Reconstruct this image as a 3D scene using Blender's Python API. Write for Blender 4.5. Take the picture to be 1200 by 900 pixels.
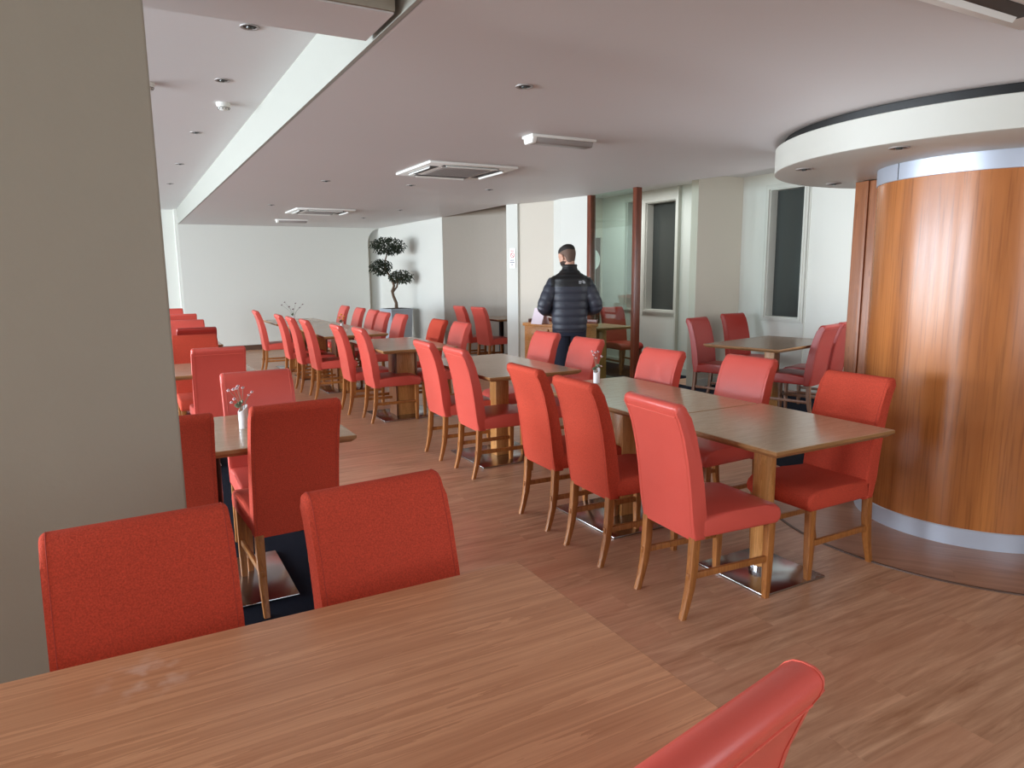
import bpy, bmesh, math, random
from mathutils import Vector, Matrix, Euler
from math import sin, cos, pi, radians as R
random.seed(7)
for o in list(bpy.data.objects): bpy.data.objects.remove(o)
S = bpy.context.scene
COL = S.collection

# ------------------------------------------------------------ camera
H = 1.5
F, YAW, PIT, ROL = 815.68, 0.5030565, 0.1600418, -0.0097271
fw = Vector((sin(YAW)*cos(PIT), cos(YAW)*cos(PIT), -sin(PIT)))
rt = Vector((cos(YAW), -sin(YAW), 0)); up = rt.cross(fw)
r2 = cos(ROL)*rt + sin(ROL)*up; u2 = -sin(ROL)*rt + cos(ROL)*up
cd = bpy.data.cameras.new('camera'); cam = bpy.data.objects.new('camera', cd); COL.objects.link(cam)
m = Matrix((r2, u2, -fw)).transposed().to_4x4(); m.translation = (0, 0, H); cam.matrix_world = m
cd.sensor_width = 36; cd.lens = F/1200*36; cd.clip_start = .05; cd.clip_end = 200
S.camera = cam
S.view_settings.view_transform = 'Standard'; S.view_settings.look = 'None'
S.view_settings.gamma = 1; S.view_settings.use_curve_mapping = False
S.view_settings.exposure = 1.02

# ------------------------------------------------------------ light: daylight through the tall windows of the left wall
W = bpy.data.worlds.new('world'); S.world = W; W.use_nodes = True
W.node_tree.nodes['Background'].inputs[0].default_value = (.75, .87, 1, 1)
W.node_tree.nodes['Background'].inputs[1].default_value = 1.0
def area(name, loc, size, power, color, rot):
    l = bpy.data.lights.new(name, 'AREA'); l.shape = 'RECTANGLE'; l.size, l.size_y = size
    l.energy = power; l.color = color
    o = bpy.data.objects.new(name, l); COL.objects.link(o); o.location = loc; o.rotation_euler = rot
    return o
WX = -7.4
WINS = [(.9, 2.9), (3.7, 5.7), (6.5, 8.5), (9.3, 11.3), (12.0, 14.0)]
for i, (a, b) in enumerate(WINS):
    k = 1.0
    # sky light falling in, slightly downward, cool
    area('sky_light', (WX+.02, (a+b)/2, 1.62), (1.5, 1.9), 182*k, (.74, .87, 1.0), (0, R(-90+30), 0))
    # sunlit ground outside bouncing warm light up to the ceiling
    area('ground_bounce_light', (WX+.04, (a+b)/2, .55), (.7, 1.9), 66*k, (1.0, .95, .90), (0, R(-90-28), 0))

# added daylight from an unseen opening behind the round column, brightens the alcove
area('alcove_fill_light', (6.35, 3.42, 1.5), (1.3, 1.6), 15, (.93, .97, 1.0), (R(90), 0, 0))
area('passage_fill_light', (6.15, 8.2, 2.64), (.7, 1.6), 16, (.95, .98, 1.0), (0, 0, 0))  # unseen lamp added under the ceiling to brighten the passage
# window of the front wall, behind the viewer on the right
area('front_window_light', (2.3, -1.45, 1.5), (1.9, 1.7), 13, (.95, .97, 1.0), (R(90), 0, 0))

# ------------------------------------------------------------ materials
def nt(name):
    m = bpy.data.materials.new(name); m.use_nodes = True
    return m, m.node_tree, m.node_tree.nodes['Principled BSDF']
def srgb(r, g, b):
    f = lambda c: ((c/255+.055)/1.055)**2.4 if c > 10 else c/255/12.92
    return (f(r), f(g), f(b), 1)
def N(t, typ, **kw):
    n = t.nodes.new(typ)
    for k, v in kw.items():
        if k in n.inputs: n.inputs[k].default_value = v
        else: setattr(n, k, v)
    return n
def plain(name, col, rough=.5, metal=0, bump=0, bscale=200, spec=.5, var=0, vscale=3, coat=0):
    m, t, b = nt(name)
    b.inputs['Base Color'].default_value = col; b.inputs['Roughness'].default_value = rough
    b.inputs['Metallic'].default_value = metal; b.inputs['Specular IOR Level'].default_value = spec
    b.inputs['Coat Weight'].default_value = coat
    tc = N(t, 'ShaderNodeTexCoord')
    if bump:
        n = N(t, 'ShaderNodeTexNoise', Scale=bscale, Detail=3.0)
        t.links.new(tc.outputs['Object'], n.inputs['Vector'])
        bp = N(t, 'ShaderNodeBump', Strength=bump, Distance=.002)
        t.links.new(n.outputs['Fac'], bp.inputs['Height']); t.links.new(bp.outputs['Normal'], b.inputs['Normal'])
    if var:
        n = N(t, 'ShaderNodeTexNoise', Scale=vscale, Detail=4.0)
        t.links.new(tc.outputs['Object'], n.inputs['Vector'])
        mx = N(t, 'ShaderNodeMix', data_type='RGBA')
        t.links.new(n.outputs['Fac'], mx.inputs[0])
        mx.inputs[6].default_value = tuple(c*(1-var) for c in col[:3])+(1,)
        mx.inputs[7].default_value = tuple(min(1, c*(1+var)) for c in col[:3])+(1,)
        t.links.new(mx.outputs[2], b.inputs['Base Color'])
    return m
def wood(name, c1, c2, rough=.35, axis=0, scale=(1, 14, 14), rings=6, coat=0, smudge=None):
    """wood grain running along one object axis"""
    m, t, b = nt(name)
    tc = N(t, 'ShaderNodeTexCoord'); mp = N(t, 'ShaderNodeMapping')
    sc = [scale[1]]*3; sc[axis] = scale[0]; mp.inputs['Scale'].default_value = sc
    t.links.new(tc.outputs['Object'], mp.inputs['Vector'])
    n1 = N(t, 'ShaderNodeTexNoise', Scale=2.2, Detail=6.0, Roughness=.6, Distortion=.6)
    t.links.new(mp.outputs[0], n1.inputs['Vector'])
    mp2 = N(t, 'ShaderNodeMapping'); s2 = [scale[2]*9]*3; s2[axis] = scale[0]*3; mp2.inputs['Scale'].default_value = s2
    t.links.new(tc.outputs['Object'], mp2.inputs['Vector'])
    n2 = N(t, 'ShaderNodeTexNoise', Scale=1.5, Detail=3.0)
    t.links.new(mp2.outputs[0], n2.inputs['Vector'])
    ml = N(t, 'ShaderNodeMath', operation='MULTIPLY'); ml.inputs[1].default_value = rings
    t.links.new(n1.outputs['Fac'], ml.inputs[0])
    fr = N(t, 'ShaderNodeMath', operation='FRACT'); t.links.new(ml.outputs[0], fr.inputs[0])
    av = N(t, 'ShaderNodeMix', data_type='FLOAT'); av.inputs[0].default_value = .55
    t.links.new(fr.outputs[0], av.inputs[2]); t.links.new(n2.outputs['Fac'], av.inputs[3])
    cr = N(t, 'ShaderNodeValToRGB'); cr.color_ramp.elements[0].color = c1; cr.color_ramp.elements[1].color = c2
    cr.color_ramp.elements[0].position = .2; cr.color_ramp.elements[1].position = .8
    t.links.new(av.outputs[0], cr.inputs[0])
    out = cr.outputs[0]
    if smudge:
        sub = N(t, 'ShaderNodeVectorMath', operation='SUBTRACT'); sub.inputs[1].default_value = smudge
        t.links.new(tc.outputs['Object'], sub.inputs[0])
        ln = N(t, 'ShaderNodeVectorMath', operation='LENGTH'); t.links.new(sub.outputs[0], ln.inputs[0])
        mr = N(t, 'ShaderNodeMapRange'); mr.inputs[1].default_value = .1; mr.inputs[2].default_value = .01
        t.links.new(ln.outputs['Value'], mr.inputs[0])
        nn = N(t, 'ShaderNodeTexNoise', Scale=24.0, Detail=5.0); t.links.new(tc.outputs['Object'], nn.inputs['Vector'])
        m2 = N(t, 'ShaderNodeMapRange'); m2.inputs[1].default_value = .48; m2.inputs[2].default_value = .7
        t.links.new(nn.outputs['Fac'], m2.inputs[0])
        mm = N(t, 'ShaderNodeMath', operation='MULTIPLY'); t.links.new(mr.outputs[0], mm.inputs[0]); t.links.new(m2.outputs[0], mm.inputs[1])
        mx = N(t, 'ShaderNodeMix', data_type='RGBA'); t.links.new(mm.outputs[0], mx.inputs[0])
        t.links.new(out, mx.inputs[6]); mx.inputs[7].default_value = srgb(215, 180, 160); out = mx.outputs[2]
    t.links.new(out, b.inputs['Base Color'])
    b.inputs['Roughness'].default_value = rough; b.inputs['Coat Weight'].default_value = coat; b.inputs['Coat Roughness'].default_value = .25
    return m

def floor_mat(name, c1, c2, c3, rot=0.0, rough=.32):
    m, t, b = nt(name)
    tc = N(t, 'ShaderNodeTexCoord'); mp = N(t, 'ShaderNodeMapping'); mp.inputs['Rotation'].default_value = (0, 0, rot)
    t.links.new(tc.outputs['Object'], mp.inputs['Vector'])
    br = N(t, 'ShaderNodeTexBrick', offset=.37)
    br.inputs['Color1'].default_value = (0, 0, 0, 1); br.inputs['Color2'].default_value = (1, 1, 1, 1); br.inputs['Mortar'].default_value = (.35, .35, .35, 1)
    br.inputs['Scale'].default_value = 1; br.inputs['Mortar Size'].default_value = .0015; br.inputs['Brick Width'].default_value = 1.15
    br.inputs['Row Height'].default_value = .145; br.inputs['Bias'].default_value = 0.0
    t.links.new(mp.outputs[0], br.inputs['Vector'])
    bw = N(t, 'ShaderNodeRGBToBW'); t.links.new(br.outputs['Color'], bw.inputs[0])
    # grain, shifted per plank
    cm = N(t, 'ShaderNodeCombineXYZ'); t.links.new(bw.outputs[0], cm.inputs[2])
    sc = N(t, 'ShaderNodeVectorMath', operation='MULTIPLY'); sc.inputs[1].default_value = (1.3, 16, 1)
    t.links.new(mp.outputs[0], sc.inputs[0])
    ad = N(t, 'ShaderNodeVectorMath', operation='ADD'); t.links.new(sc.outputs[0], ad.inputs[0])
    s5 = N(t, 'ShaderNodeVectorMath', operation='SCALE'); s5.inputs['Scale'].default_value = 13; t.links.new(cm.outputs[0], s5.inputs[0])
    t.links.new(s5.outputs[0], ad.inputs[1])
    n1 = N(t, 'ShaderNodeTexNoise', Scale=1.6, Detail=6.0, Roughness=.65, Distortion=.8); t.links.new(ad.outputs[0], n1.inputs['Vector'])
    cr = N(t, 'ShaderNodeValToRGB'); cr.color_ramp.elements[0].color = c1; cr.color_ramp.elements[1].color = c2
    cr.color_ramp.elements[0].position = .3; cr.color_ramp.elements[1].position = .7
    t.links.new(n1.outputs['Fac'], cr.inputs[0])
    mx = N(t, 'ShaderNodeMix', data_type='RGBA', blend_type='MIX'); mx.inputs[7].default_value = c3
    m3 = N(t, 'ShaderNodeMath', operation='MULTIPLY'); m3.inputs[1].default_value = .55; t.links.new(bw.outputs[0], m3.inputs[0])
    t.links.new(m3.outputs[0], mx.inputs[0]); t.links.new(cr.outputs[0], mx.inputs[6])
    t.links.new(mx.outputs[2], b.inputs['Base Color'])
    n3 = N(t, 'ShaderNodeTexNoise', Scale=2.5, Detail=4.0); t.links.new(tc.outputs['Object'], n3.inputs['Vector'])
    mr = N(t, 'ShaderNodeMapRange'); mr.inputs[3].default_value = rough-.07; mr.inputs[4].default_value = rough+.1
    t.links.new(n3.outputs['Fac'], mr.inputs[0]); t.links.new(mr.outputs[0], b.inputs['Roughness'])
    b.inputs['Specular IOR Level'].default_value = .5
    return m

M = {}
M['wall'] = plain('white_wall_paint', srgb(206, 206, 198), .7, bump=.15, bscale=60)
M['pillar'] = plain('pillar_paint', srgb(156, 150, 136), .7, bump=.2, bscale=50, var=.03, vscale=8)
M['beige'] = plain('beige_wall_paint', srgb(196, 188, 174), .75)
M['taupe'] = plain('taupe_wall_covering', srgb(160, 151, 139), .8, var=.04, vscale=40)
M['ceil'] = plain('ceiling_paint', srgb(212, 209, 208), .55, var=.03, vscale=.8)
M['trimw'] = plain('white_gloss_trim', srgb(192, 191, 182), .45)
M['beam'] = plain('darkened_beam_paint', srgb(160, 160, 151), .65)  # same white paint, colour darkened because the beam catches too much light
M['skirt'] = plain('dark_skirting', srgb(84, 60, 46), .5)
M['floor'] = floor_mat('wood_plank_floor', srgb(146, 102, 74), srgb(212, 170, 138), srgb(194, 142, 112))
M['floor2'] = floor_mat('ring_plank_floor', srgb(138, 98, 76), srgb(178, 136, 110), srgb(156, 112, 90), rot=R(52))
M['carpet'] = plain('navy_carpet', srgb(20, 24, 36), .95, bump=.5, bscale=400, var=.3, vscale=60, spec=.1)
M['leather'] = plain('coral_leather', srgb(208, 84, 72), .36, bump=.08, bscale=350, var=.04, vscale=5)
M['fabric'] = plain('coral_fabric', srgb(192, 72, 52), .85, bump=.8, bscale=300, var=.55, vscale=260, spec=.2)
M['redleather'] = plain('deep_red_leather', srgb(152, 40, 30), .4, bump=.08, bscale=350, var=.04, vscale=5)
M['seam'] = plain('red_piping', srgb(214, 96, 78), .6)
M['seamfab'] = plain('fabric_stitching', srgb(160, 54, 40), .8)
M['seamdark'] = plain('dark_red_piping', srgb(120, 32, 26), .6)
M['legwood'] = wood('chair_leg_beech', srgb(138, 82, 36), srgb(174, 112, 56), .4, 2, (1.5, 20, 14), 4)
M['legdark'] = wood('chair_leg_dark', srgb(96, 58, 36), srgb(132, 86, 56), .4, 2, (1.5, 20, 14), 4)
M['top'] = wood('tabletop_laminate', srgb(178, 150, 120), srgb(196, 170, 140), .2, 0, (1.0, 9, 12), 7)
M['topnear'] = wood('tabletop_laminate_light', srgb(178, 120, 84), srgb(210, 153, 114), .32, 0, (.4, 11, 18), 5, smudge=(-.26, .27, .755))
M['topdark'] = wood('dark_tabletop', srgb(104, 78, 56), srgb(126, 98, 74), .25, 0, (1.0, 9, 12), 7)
M['edge'] = wood('tabletop_edge_wood', srgb(140, 98, 58), srgb(166, 122, 78), .4, 0, (2, 20, 14), 3)
M['column'] = wood('table_column_beech', srgb(176, 118, 62), srgb(206, 148, 88), .35, 2, (1.2, 14, 12), 4)
M['darkcol'] = plain('black_table_column', srgb(22, 22, 24), .35)
M['steel'] = plain('brushed_steel', srgb(176, 178, 180), .22, metal=1, var=.1, vscale=6)
M['chrome'] = plain('polished_chrome', srgb(215, 215, 218), .12, metal=1)
M['alu'] = plain('satin_aluminium', srgb(190, 198, 212), .36, metal=.45)
def veneer(name, c1, c2, c3, rough):
    m, t, b = nt(name)
    tc = N(t, 'ShaderNodeTexCoord')
    def noise(sc, scale, det, dist=0):
        mp = N(t, 'ShaderNodeMapping'); mp.inputs['Scale'].default_value = sc; t.links.new(tc.outputs['Object'], mp.inputs['Vector'])
        n = N(t, 'ShaderNodeTexNoise', Scale=scale, Detail=det, Distortion=dist); t.links.new(mp.outputs[0], n.inputs['Vector']); return n
    a = noise((3, 3, .35), 1.6, 4.0, .5); f = noise((60, 60, 1.6), 1.5, 4.0); d = noise((90, 90, 8), 2.0, 2.0)
    cr = N(t, 'ShaderNodeValToRGB'); cr.color_ramp.elements[0].position = .3; cr.color_ramp.elements[1].position = .7
    cr.color_ramp.elements[0].color = c1; cr.color_ramp.elements[1].color = c2; t.links.new(a.outputs['Fac'], cr.inputs[0])
    mr = N(t, 'ShaderNodeMapRange'); mr.inputs[1].default_value = .5; mr.inputs[2].default_value = .75; mr.inputs[4].default_value = .55
    t.links.new(f.outputs['Fac'], mr.inputs[0])
    mx = N(t, 'ShaderNodeMix', data_type='RGBA'); t.links.new(mr.outputs[0], mx.inputs[0]); t.links.new(cr.outputs[0], mx.inputs[6]); mx.inputs[7].default_value = c3
    t.links.new(mx.outputs[2], b.inputs['Base Color']); b.inputs['Roughness'].default_value = rough
    b.inputs['Coat Weight'].default_value = .1; b.inputs['Coat Roughness'].default_value = .15
    return m
M['drumwood'] = veneer('cherry_veneer', srgb(150, 86, 40), srgb(188, 118, 62), srgb(92, 50, 24), .27)
M['drumwood_old'] = wood('cherry_veneer_plain', srgb(140, 88, 54), srgb(172, 114, 74), .33, 2, (.5, 3.2, 9), 2.2, coat=.3)
M['jambwood'] = wood('cherry_jamb', srgb(128, 76, 42), srgb(158, 98, 60), .4, 2, (.7, 14, 12), 4)
M['redwood'] = wood('mahogany_post', srgb(84, 38, 22), srgb(120, 60, 36), .35, 2, (.8, 16, 12), 4)
M['orange'] = wood('honey_oak', srgb(168, 104, 44), srgb(204, 138, 70), .45, 1, (2, 12, 12), 5)
M['white'] = plain('white_plastic', srgb(232, 232, 226), .4)
M['grey'] = plain('grey_plastic', srgb(150, 144, 140), .4)
M['black'] = plain('black_plastic', srgb(14, 14, 15), .5)
M['planter'] = plain('grey_planter', srgb(164, 172, 180), .5)
M['soil'] = plain('dark_soil', srgb(40, 32, 26), .95, bump=.8, bscale=80)
M['bark'] = plain('ficus_bark', srgb(92, 72, 54), .8, bump=.8, bscale=60, var=.3, vscale=30)
M['leaf'] = plain('dark_green_leaf', srgb(34, 44, 26), .5, var=.35, vscale=14)
M['ceramic'] = plain('white_ceramic', srgb(236, 236, 238), .15)
M['stem'] = plain('flower_stem', srgb(150, 120, 96), .6)
M['petal'] = plain('pale_pink_petal', srgb(236, 208, 210), .6)
M['petaldk'] = plain('dark_flower_centre', srgb(92, 40, 60), .6)
M['petalor'] = plain('orange_petal', srgb(222, 150, 60), .6)
M['sage'] = plain('sage_leaf', srgb(104, 118, 92), .6)
M['signred'] = plain('sign_red', srgb(196, 60, 60), .5)
M['signgrey'] = plain('sign_grey', srgb(110, 106, 120), .5)
M['paper'] = plain('printed_paper', srgb(226, 208, 214), .6)
M['skin'] = plain('skin', srgb(196, 148, 124), .5, var=.04, vscale=20)
M['hair'] = plain('dark_brown_hair', srgb(32, 25, 22), .7, bump=1, bscale=150)
M['beardhair'] = plain('beard_hair', srgb(58, 42, 34), .8, bump=.6, bscale=200)
M['fade'] = plain('shaved_hair', srgb(104, 82, 70), .8, bump=.5, bscale=300, var=.15, vscale=60)
M['jean'] = plain('navy_denim', srgb(20, 26, 44), .85, bump=.4, bscale=300)
M['shoe'] = plain('black_shoe', srgb(18, 18, 20), .5)
M['logo'] = plain('white_embroidery', srgb(170, 172, 176), .7)
M['eye'] = plain('eye_white', srgb(220, 215, 210), .3)
M['doorwood'] = wood('dark_door_veneer', srgb(70, 42, 26), srgb(96, 60, 38), .4, 2, (.8, 10, 10), 4)
def jacket_mat():
    m, t, b = nt('puffer_jacket_nylon')
    tc = N(t, 'ShaderNodeTexCoord'); sp = N(t, 'ShaderNodeSeparateXYZ'); t.links.new(tc.outputs['Object'], sp.inputs[0])
    g = N(t, 'ShaderNodeMath', operation='GREATER_THAN'); g.inputs[1].default_value = 1.335; t.links.new(sp.outputs[2], g.inputs[0])
    ax = N(t, 'ShaderNodeMath', operation='ABSOLUTE'); t.links.new(sp.outputs[0], ax.inputs[0])
    lt = N(t, 'ShaderNodeMath', operation='LESS_THAN'); lt.inputs[1].default_value = .215; t.links.new(ax.outputs[0], lt.inputs[0])
    mu = N(t, 'ShaderNodeMath', operation='MULTIPLY'); t.links.new(g.outputs[0], mu.inputs[0]); t.links.new(lt.outputs[0], mu.inputs[1])
    mx = N(t, 'ShaderNodeMix', data_type='RGBA'); t.links.new(mu.outputs[0], mx.inputs[0])
    mx.inputs[6].default_value = srgb(44, 47, 58); mx.inputs[7].default_value = srgb(16, 16, 18)
    t.links.new(mx.outputs[2], b.inputs['Base Color']); b.inputs['Roughness'].default_value = .5
    return m
M['jacket'] = jacket_mat()
def glass_mat(name, col, rough=0.0):
    m, t, b = nt(name)
    t.nodes.remove(b); out = t.nodes['Material Output']
    tr = N(t, 'ShaderNodeBsdfTransparent'); tr.inputs[0].default_value = col
    gl = N(t, 'ShaderNodeBsdfGlossy'); gl.inputs['Roughness'].default_value = .02
    mx = N(t, 'ShaderNodeMixShader'); mx.inputs[0].default_value = .10; t.links.new(tr.outputs[0], mx.inputs[1]); t.links.new(gl.outputs[0], mx.inputs[2])
    t.links.new(mx.outputs[0], out.inputs[0])
    return m
    b.inputs['Base Color'].default_value = col; b.inputs['Roughness'].default_value = rough
    b.inputs['Transmission Weight'].default_value = 1; b.inputs['IOR'].default_value = 1.05
    b.inputs['Specular IOR Level'].default_value = .8
    return m
M['glass'] = glass_mat('green_tinted_glass', (.80, .92, .88, 1))
M['darkglass'] = plain('dark_window_glass', srgb(60, 64, 62), .12, spec=.5)
M['roomdark'] = plain('dark_room_beyond', srgb(52, 54, 54), .9)

# ------------------------------------------------------------ mesh helpers
def obj(name, bm, mat, parent=None, smooth=True, loc=None, bevel=None, mats=None):
    bmesh.ops.recalc_face_normals(bm, faces=bm.faces[:])
    me = bpy.data.meshes.new(name); bm.to_mesh(me); bm.free()
    if mats:
        for x in mats: me.materials.append(M[x])
    else: me.materials.append(M[mat])
    o = bpy.data.objects.new(name, me); COL.objects.link(o)
    if loc: o.location = loc
    if parent: o.parent = parent
    if smooth:
        for p in me.polygons: p.use_smooth = True
        try: me.set_sharp_from_angle(angle=R(38))
        except Exception: pass
    return o
def tag(o, label=None, cat=None, group=None, kind=None):
    if label: o['label'] = label
    if cat: o['category'] = cat
    if group: o['group'] = group
    if kind: o['kind'] = kind
    return o
def empty(name, loc, rz=0, label=None, cat=None, group=None, kind=None):
    o = bpy.data.objects.new(name, None); COL.objects.link(o); o.location = loc; o.rotation_euler = (0, 0, rz)
    o.empty_display_size = .1
    return tag(o, label, cat, group, kind)
def box(bm, x0, y0, z0, x1, y1, z1, bev=0, seg=2, mat=0):
    vs = [bm.verts.new(p) for p in ((x0, y0, z0), (x1, y0, z0), (x1, y1, z0), (x0, y1, z0), (x0, y0, z1), (x1, y0, z1), (x1, y1, z1), (x0, y1, z1))]
    fs = [bm.faces.new([vs[i] for i in q]) for q in ((0, 3, 2, 1), (4, 5, 6, 7), (0, 1, 5, 4), (1, 2, 6, 5), (2, 3, 7, 6), (3, 0, 4, 7))]
    for f in fs: f.material_index = mat
    if bev:
        es = set(e for f in fs for e in f.edges)
        bmesh.ops.bevel(bm, geom=list(es), offset=bev, segments=seg, profile=.5, affect='EDGES')
    return fs
def prism(bm, pts, z0, z1, bev=0, axis='z', mat=0):
    """extrude polygon pts; axis z: pts are (x,y); axis x: pts are (y,z); axis y: pts are (x,z)"""
    def P(p, h):
        return {'z': (p[0], p[1], h), 'x': (h, p[0], p[1]), 'y': (p[0], h, p[1])}[axis]
    a = [bm.verts.new(P(p, z0)) for p in pts]; b = [bm.verts.new(P(p, z1)) for p in pts]
    n = len(pts); fs = [bm.faces.new(a[::-1]), bm.faces.new(b)]
    for i in range(n): fs.append(bm.faces.new((a[i], a[(i+1) % n], b[(i+1) % n], b[i])))
    for f in fs: f.material_index = mat
    if bev:
        es = set(e for f in fs for e in f.edges)
        bmesh.ops.bevel(bm, geom=list(es), offset=bev, segments=2, profile=.5, affect='EDGES')
    return fs
def lathe(bm, prof, n=24, c=(0, 0), a0=0, a1=2*pi, z=0):
    full = abs(a1-a0-2*pi) < 1e-6
    k = n if full else n+1; rings = []
    for r, h in prof:
        if r < 1e-6: rings.append([bm.verts.new((c[0], c[1], h+z))]); continue
        rings.append([bm.verts.new((c[0]+r*cos(a0+(a1-a0)*i/n), c[1]+r*sin(a0+(a1-a0)*i/n), h+z)) for i in range(k)])
    for A, B in zip(rings, rings[1:]):
        for i in range(n):
            j = (i+1) % k
            if len(A) == 1 and len(B) == 1: continue
            if len(A) == 1: bm.faces.new((A[0], B[j], B[i]))
            elif len(B) == 1: bm.faces.new((A[i], A[j], B[0]))
            else: bm.faces.new((A[i], A[j], B[j], B[i]))
def tube(bm, pts, rad, n=8, cap=True, sq=None, up=None):
    """loft a round (or elliptic: sq=ratio) section along pts"""
    pts = [Vector(p) for p in pts]; rings = []
    if not hasattr(rad, '__len__'): rad = [rad]*len(pts)
    ref = Vector(up) if up else None
    for i, p in enumerate(pts):
        t = (pts[min(i+1, len(pts)-1)]-pts[max(i-1, 0)]).normalized()
        if ref is None: ref = Vector((0, 0, 1)) if abs(t.z) < .9 else Vector((0, 1, 0))
        x = ref.cross(t)
        if x.length < 1e-4: x = Vector((1, 0, 0)).cross(t)
        x.normalize(); y = t.cross(x).normalized(); ref = y if not up else Vector(up)
        rx = rad[i]; ry = rad[i]*(sq or 1)
        rings.append([bm.verts.new(p+x*rx*cos(2*pi*k/n)+y*ry*sin(2*pi*k/n)) for k in range(n)])
    for A, B in zip(rings, rings[1:]):
        for k in range(n): bm.faces.new((A[k], A[(k+1) % n], B[(k+1) % n], B[k]))
    if cap: bm.faces.new(rings[0][::-1]); bm.faces.new(rings[-1])
def squares(bm, secs, bev=0):
    """loft of axis-aligned rectangles: (x0,x1,y0,y1,z)"""
    rs = [[bm.verts.new((a, c, z)), bm.verts.new((b, c, z)), bm.verts.new((b, d, z)), bm.verts.new((a, d, z))] and
          None for a, b, c, d, z in []]
    rings = []
    for a, b, c, d, z in secs:
        rings.append([bm.verts.new(p) for p in ((a, c, z), (b, c, z), (b, d, z), (a, d, z))])
    fs = [bm.faces.new(rings[0][::-1]), bm.faces.new(rings[-1])]
    for A, B in zip(rings, rings[1:]):
        for k in range(4): fs.append(bm.faces.new((A[k], A[(k+1) % 4], B[(k+1) % 4], B[k])))
    if bev:
        es = [e for e in set(e for f in fs for e in f.edges) if abs((e.verts[0].co-e.verts[1].co).normalized().z) > .6]
        bmesh.ops.bevel(bm, geom=es, offset=bev, segments=2, profile=.5, affect='EDGES')
def ball(bm, c, r, n=12, sx=1, sy=1, sz=1, mat=0, rot=None):
    g = bmesh.ops.create_uvsphere(bm, u_segments=n, v_segments=max(6, n*2//3), radius=r)
    mt = Matrix.Translation(c) @ (rot if rot else Matrix.Identity(4)) @ Matrix.Diagonal((sx, sy, sz, 1))
    bmesh.ops.transform(bm, matrix=mt, verts=g['verts'])
    return g['verts']
NB = bmesh.new
def copy_tree(o, parent=None):
    c = o.copy(); COL.objects.link(c)
    if parent: c.parent = parent
    for ch in [x for x in o.children]: copy_tree(ch, c)
    return c

# ------------------------------------------------------------ the room
def struct(name, bm, mat, parent=None, smooth=False, mats=None):
    o = obj(name, bm, mat, parent, smooth, mats=mats)
    if not parent: o['kind'] = 'structure'
    return o
CZ, UZ, AZ = 2.44, 2.72, 2.665          # main ceiling, left raised ceiling, alcove ceiling
YB = -1.5; YE = 14.7; XR = 7.1
b = NB(); box(b, -4.5, YB-.2, -.12, 8.6, 16.2, 0); struct('floor', b, 'floor')
b = NB(); box(b, WX, 1.95, 0, .93, 14.98, .004); o = struct('floor_carpet_left', b, 'carpet'); o.name = 'trim_1'
b = NB(); prism(b, [(4.28, 3.42), (XR, 3.42), (XR, 6.64), (6.35, 6.64), (6.35, 7.25), (6.95, 7.3), (6.95, 9.5), (5.32, 9.5), (5.32, 7.4), (5.32, 6.5), (5.0, 5.6), (4.5, 4.6)], 0, .004); struct('trim_2', b, 'carpet')
# round inlay of planks about the column, with its curved threshold strip
CC = (4.41, 2.245)
b = NB(); lathe(b, [(0.3, .0), (0.3, .003), (1.149, .003), (1.149, 0)], 72, CC); struct('trim_3', b, 'floor2')
b = NB(); lathe(b, [(1.148, 0), (1.15, .005), (1.164, .005), (1.166, 0)], 72, CC); struct('trim_4', b, 'skirt')

# main ceiling slab
edge = [(4.62, 14.6), (4.92, 11.36), (4.86, 8.95), (4.94, 8.78), (5.16, 8.17), (5.13, 7.94), (5.26, 7.43), (5.25, 6.54), (5.36, 5.95), (5.39, 5.67), (5.48, 5.2), (5.44, 4.76), (5.44, 3.4), (8.4, 3.4), (8.4, YB-.2)]
b = NB(); prism(b, [(1.0, YB-.2), (1.0, 15.6), (5.0, 15.6), (4.98, 11.36)]+edge[1:], CZ, CZ+.34); struct('ceiling', b, 'ceil')
b = NB(); box(b, 4.6, 3.3, AZ, 8.4, 10.4, AZ+.1); box(b, 4.85, 8.5, AZ, 6.2, 13.8, AZ+.1); o = struct('ceiling_alcove', b, 'ceil')
b = NB(); box(b, WX-.3, YB-.2, UZ, 1.1, 15.4, UZ+.1); struct('ceiling_left', b, 'ceil')
# beam whose left face is the step between the two ceilings
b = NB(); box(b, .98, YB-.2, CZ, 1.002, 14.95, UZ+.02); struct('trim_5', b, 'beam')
b = NB(); box(b, -1.3, 2.61, CZ, .955, 2.95, UZ); struct('trim_6', b, 'ceil')
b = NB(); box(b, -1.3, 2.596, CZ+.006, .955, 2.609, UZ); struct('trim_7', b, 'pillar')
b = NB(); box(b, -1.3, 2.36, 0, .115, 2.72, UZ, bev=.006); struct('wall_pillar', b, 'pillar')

# back wall with the rounded opening of the plant niche
arc = [(4.62, 2.0)]+[(4.62+.25*(1-cos(t)), 2.1+.33*sin(t)) for t in [i*pi/2/8 for i in range(9)]]
b = NB(); prism(b, [(.97, 0), (4.62, 0)]+arc+[(5.2, CZ-.01), (5.2, CZ+.05), (.97, CZ+.05)], YE, YE+.12, axis='y'); struct('wall_back', b, 'wall')
b = NB(); box(b, WX-.3, 14.98, 0, .97, 15.1, UZ); box(b, .93, YE+.02, 0, .99, 15.0, UZ); struct('wall_back_left', b, 'wall')
b = NB(); box(b, 4.3, 15.35, 0, 5.3, 15.45, CZ); struct('wall_niche', b, 'beige')
b = NB(); box(b, 4.66, YE+.13, 0, 4.70, 15.35, 2.1); b.free()
b = NB(); prism(b, [(4.9, 11.36), (4.87, 15.4), (5.2, 15.4), (5.2, 11.36)], 0, CZ+.05); struct('wall_right_far', b, 'wall')
b = NB()
box(b, 5.72, 9.62, 0, 5.84, 10.57, AZ+.02); struct('wall_taupe', b, 'taupe')
b = NB()
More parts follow.
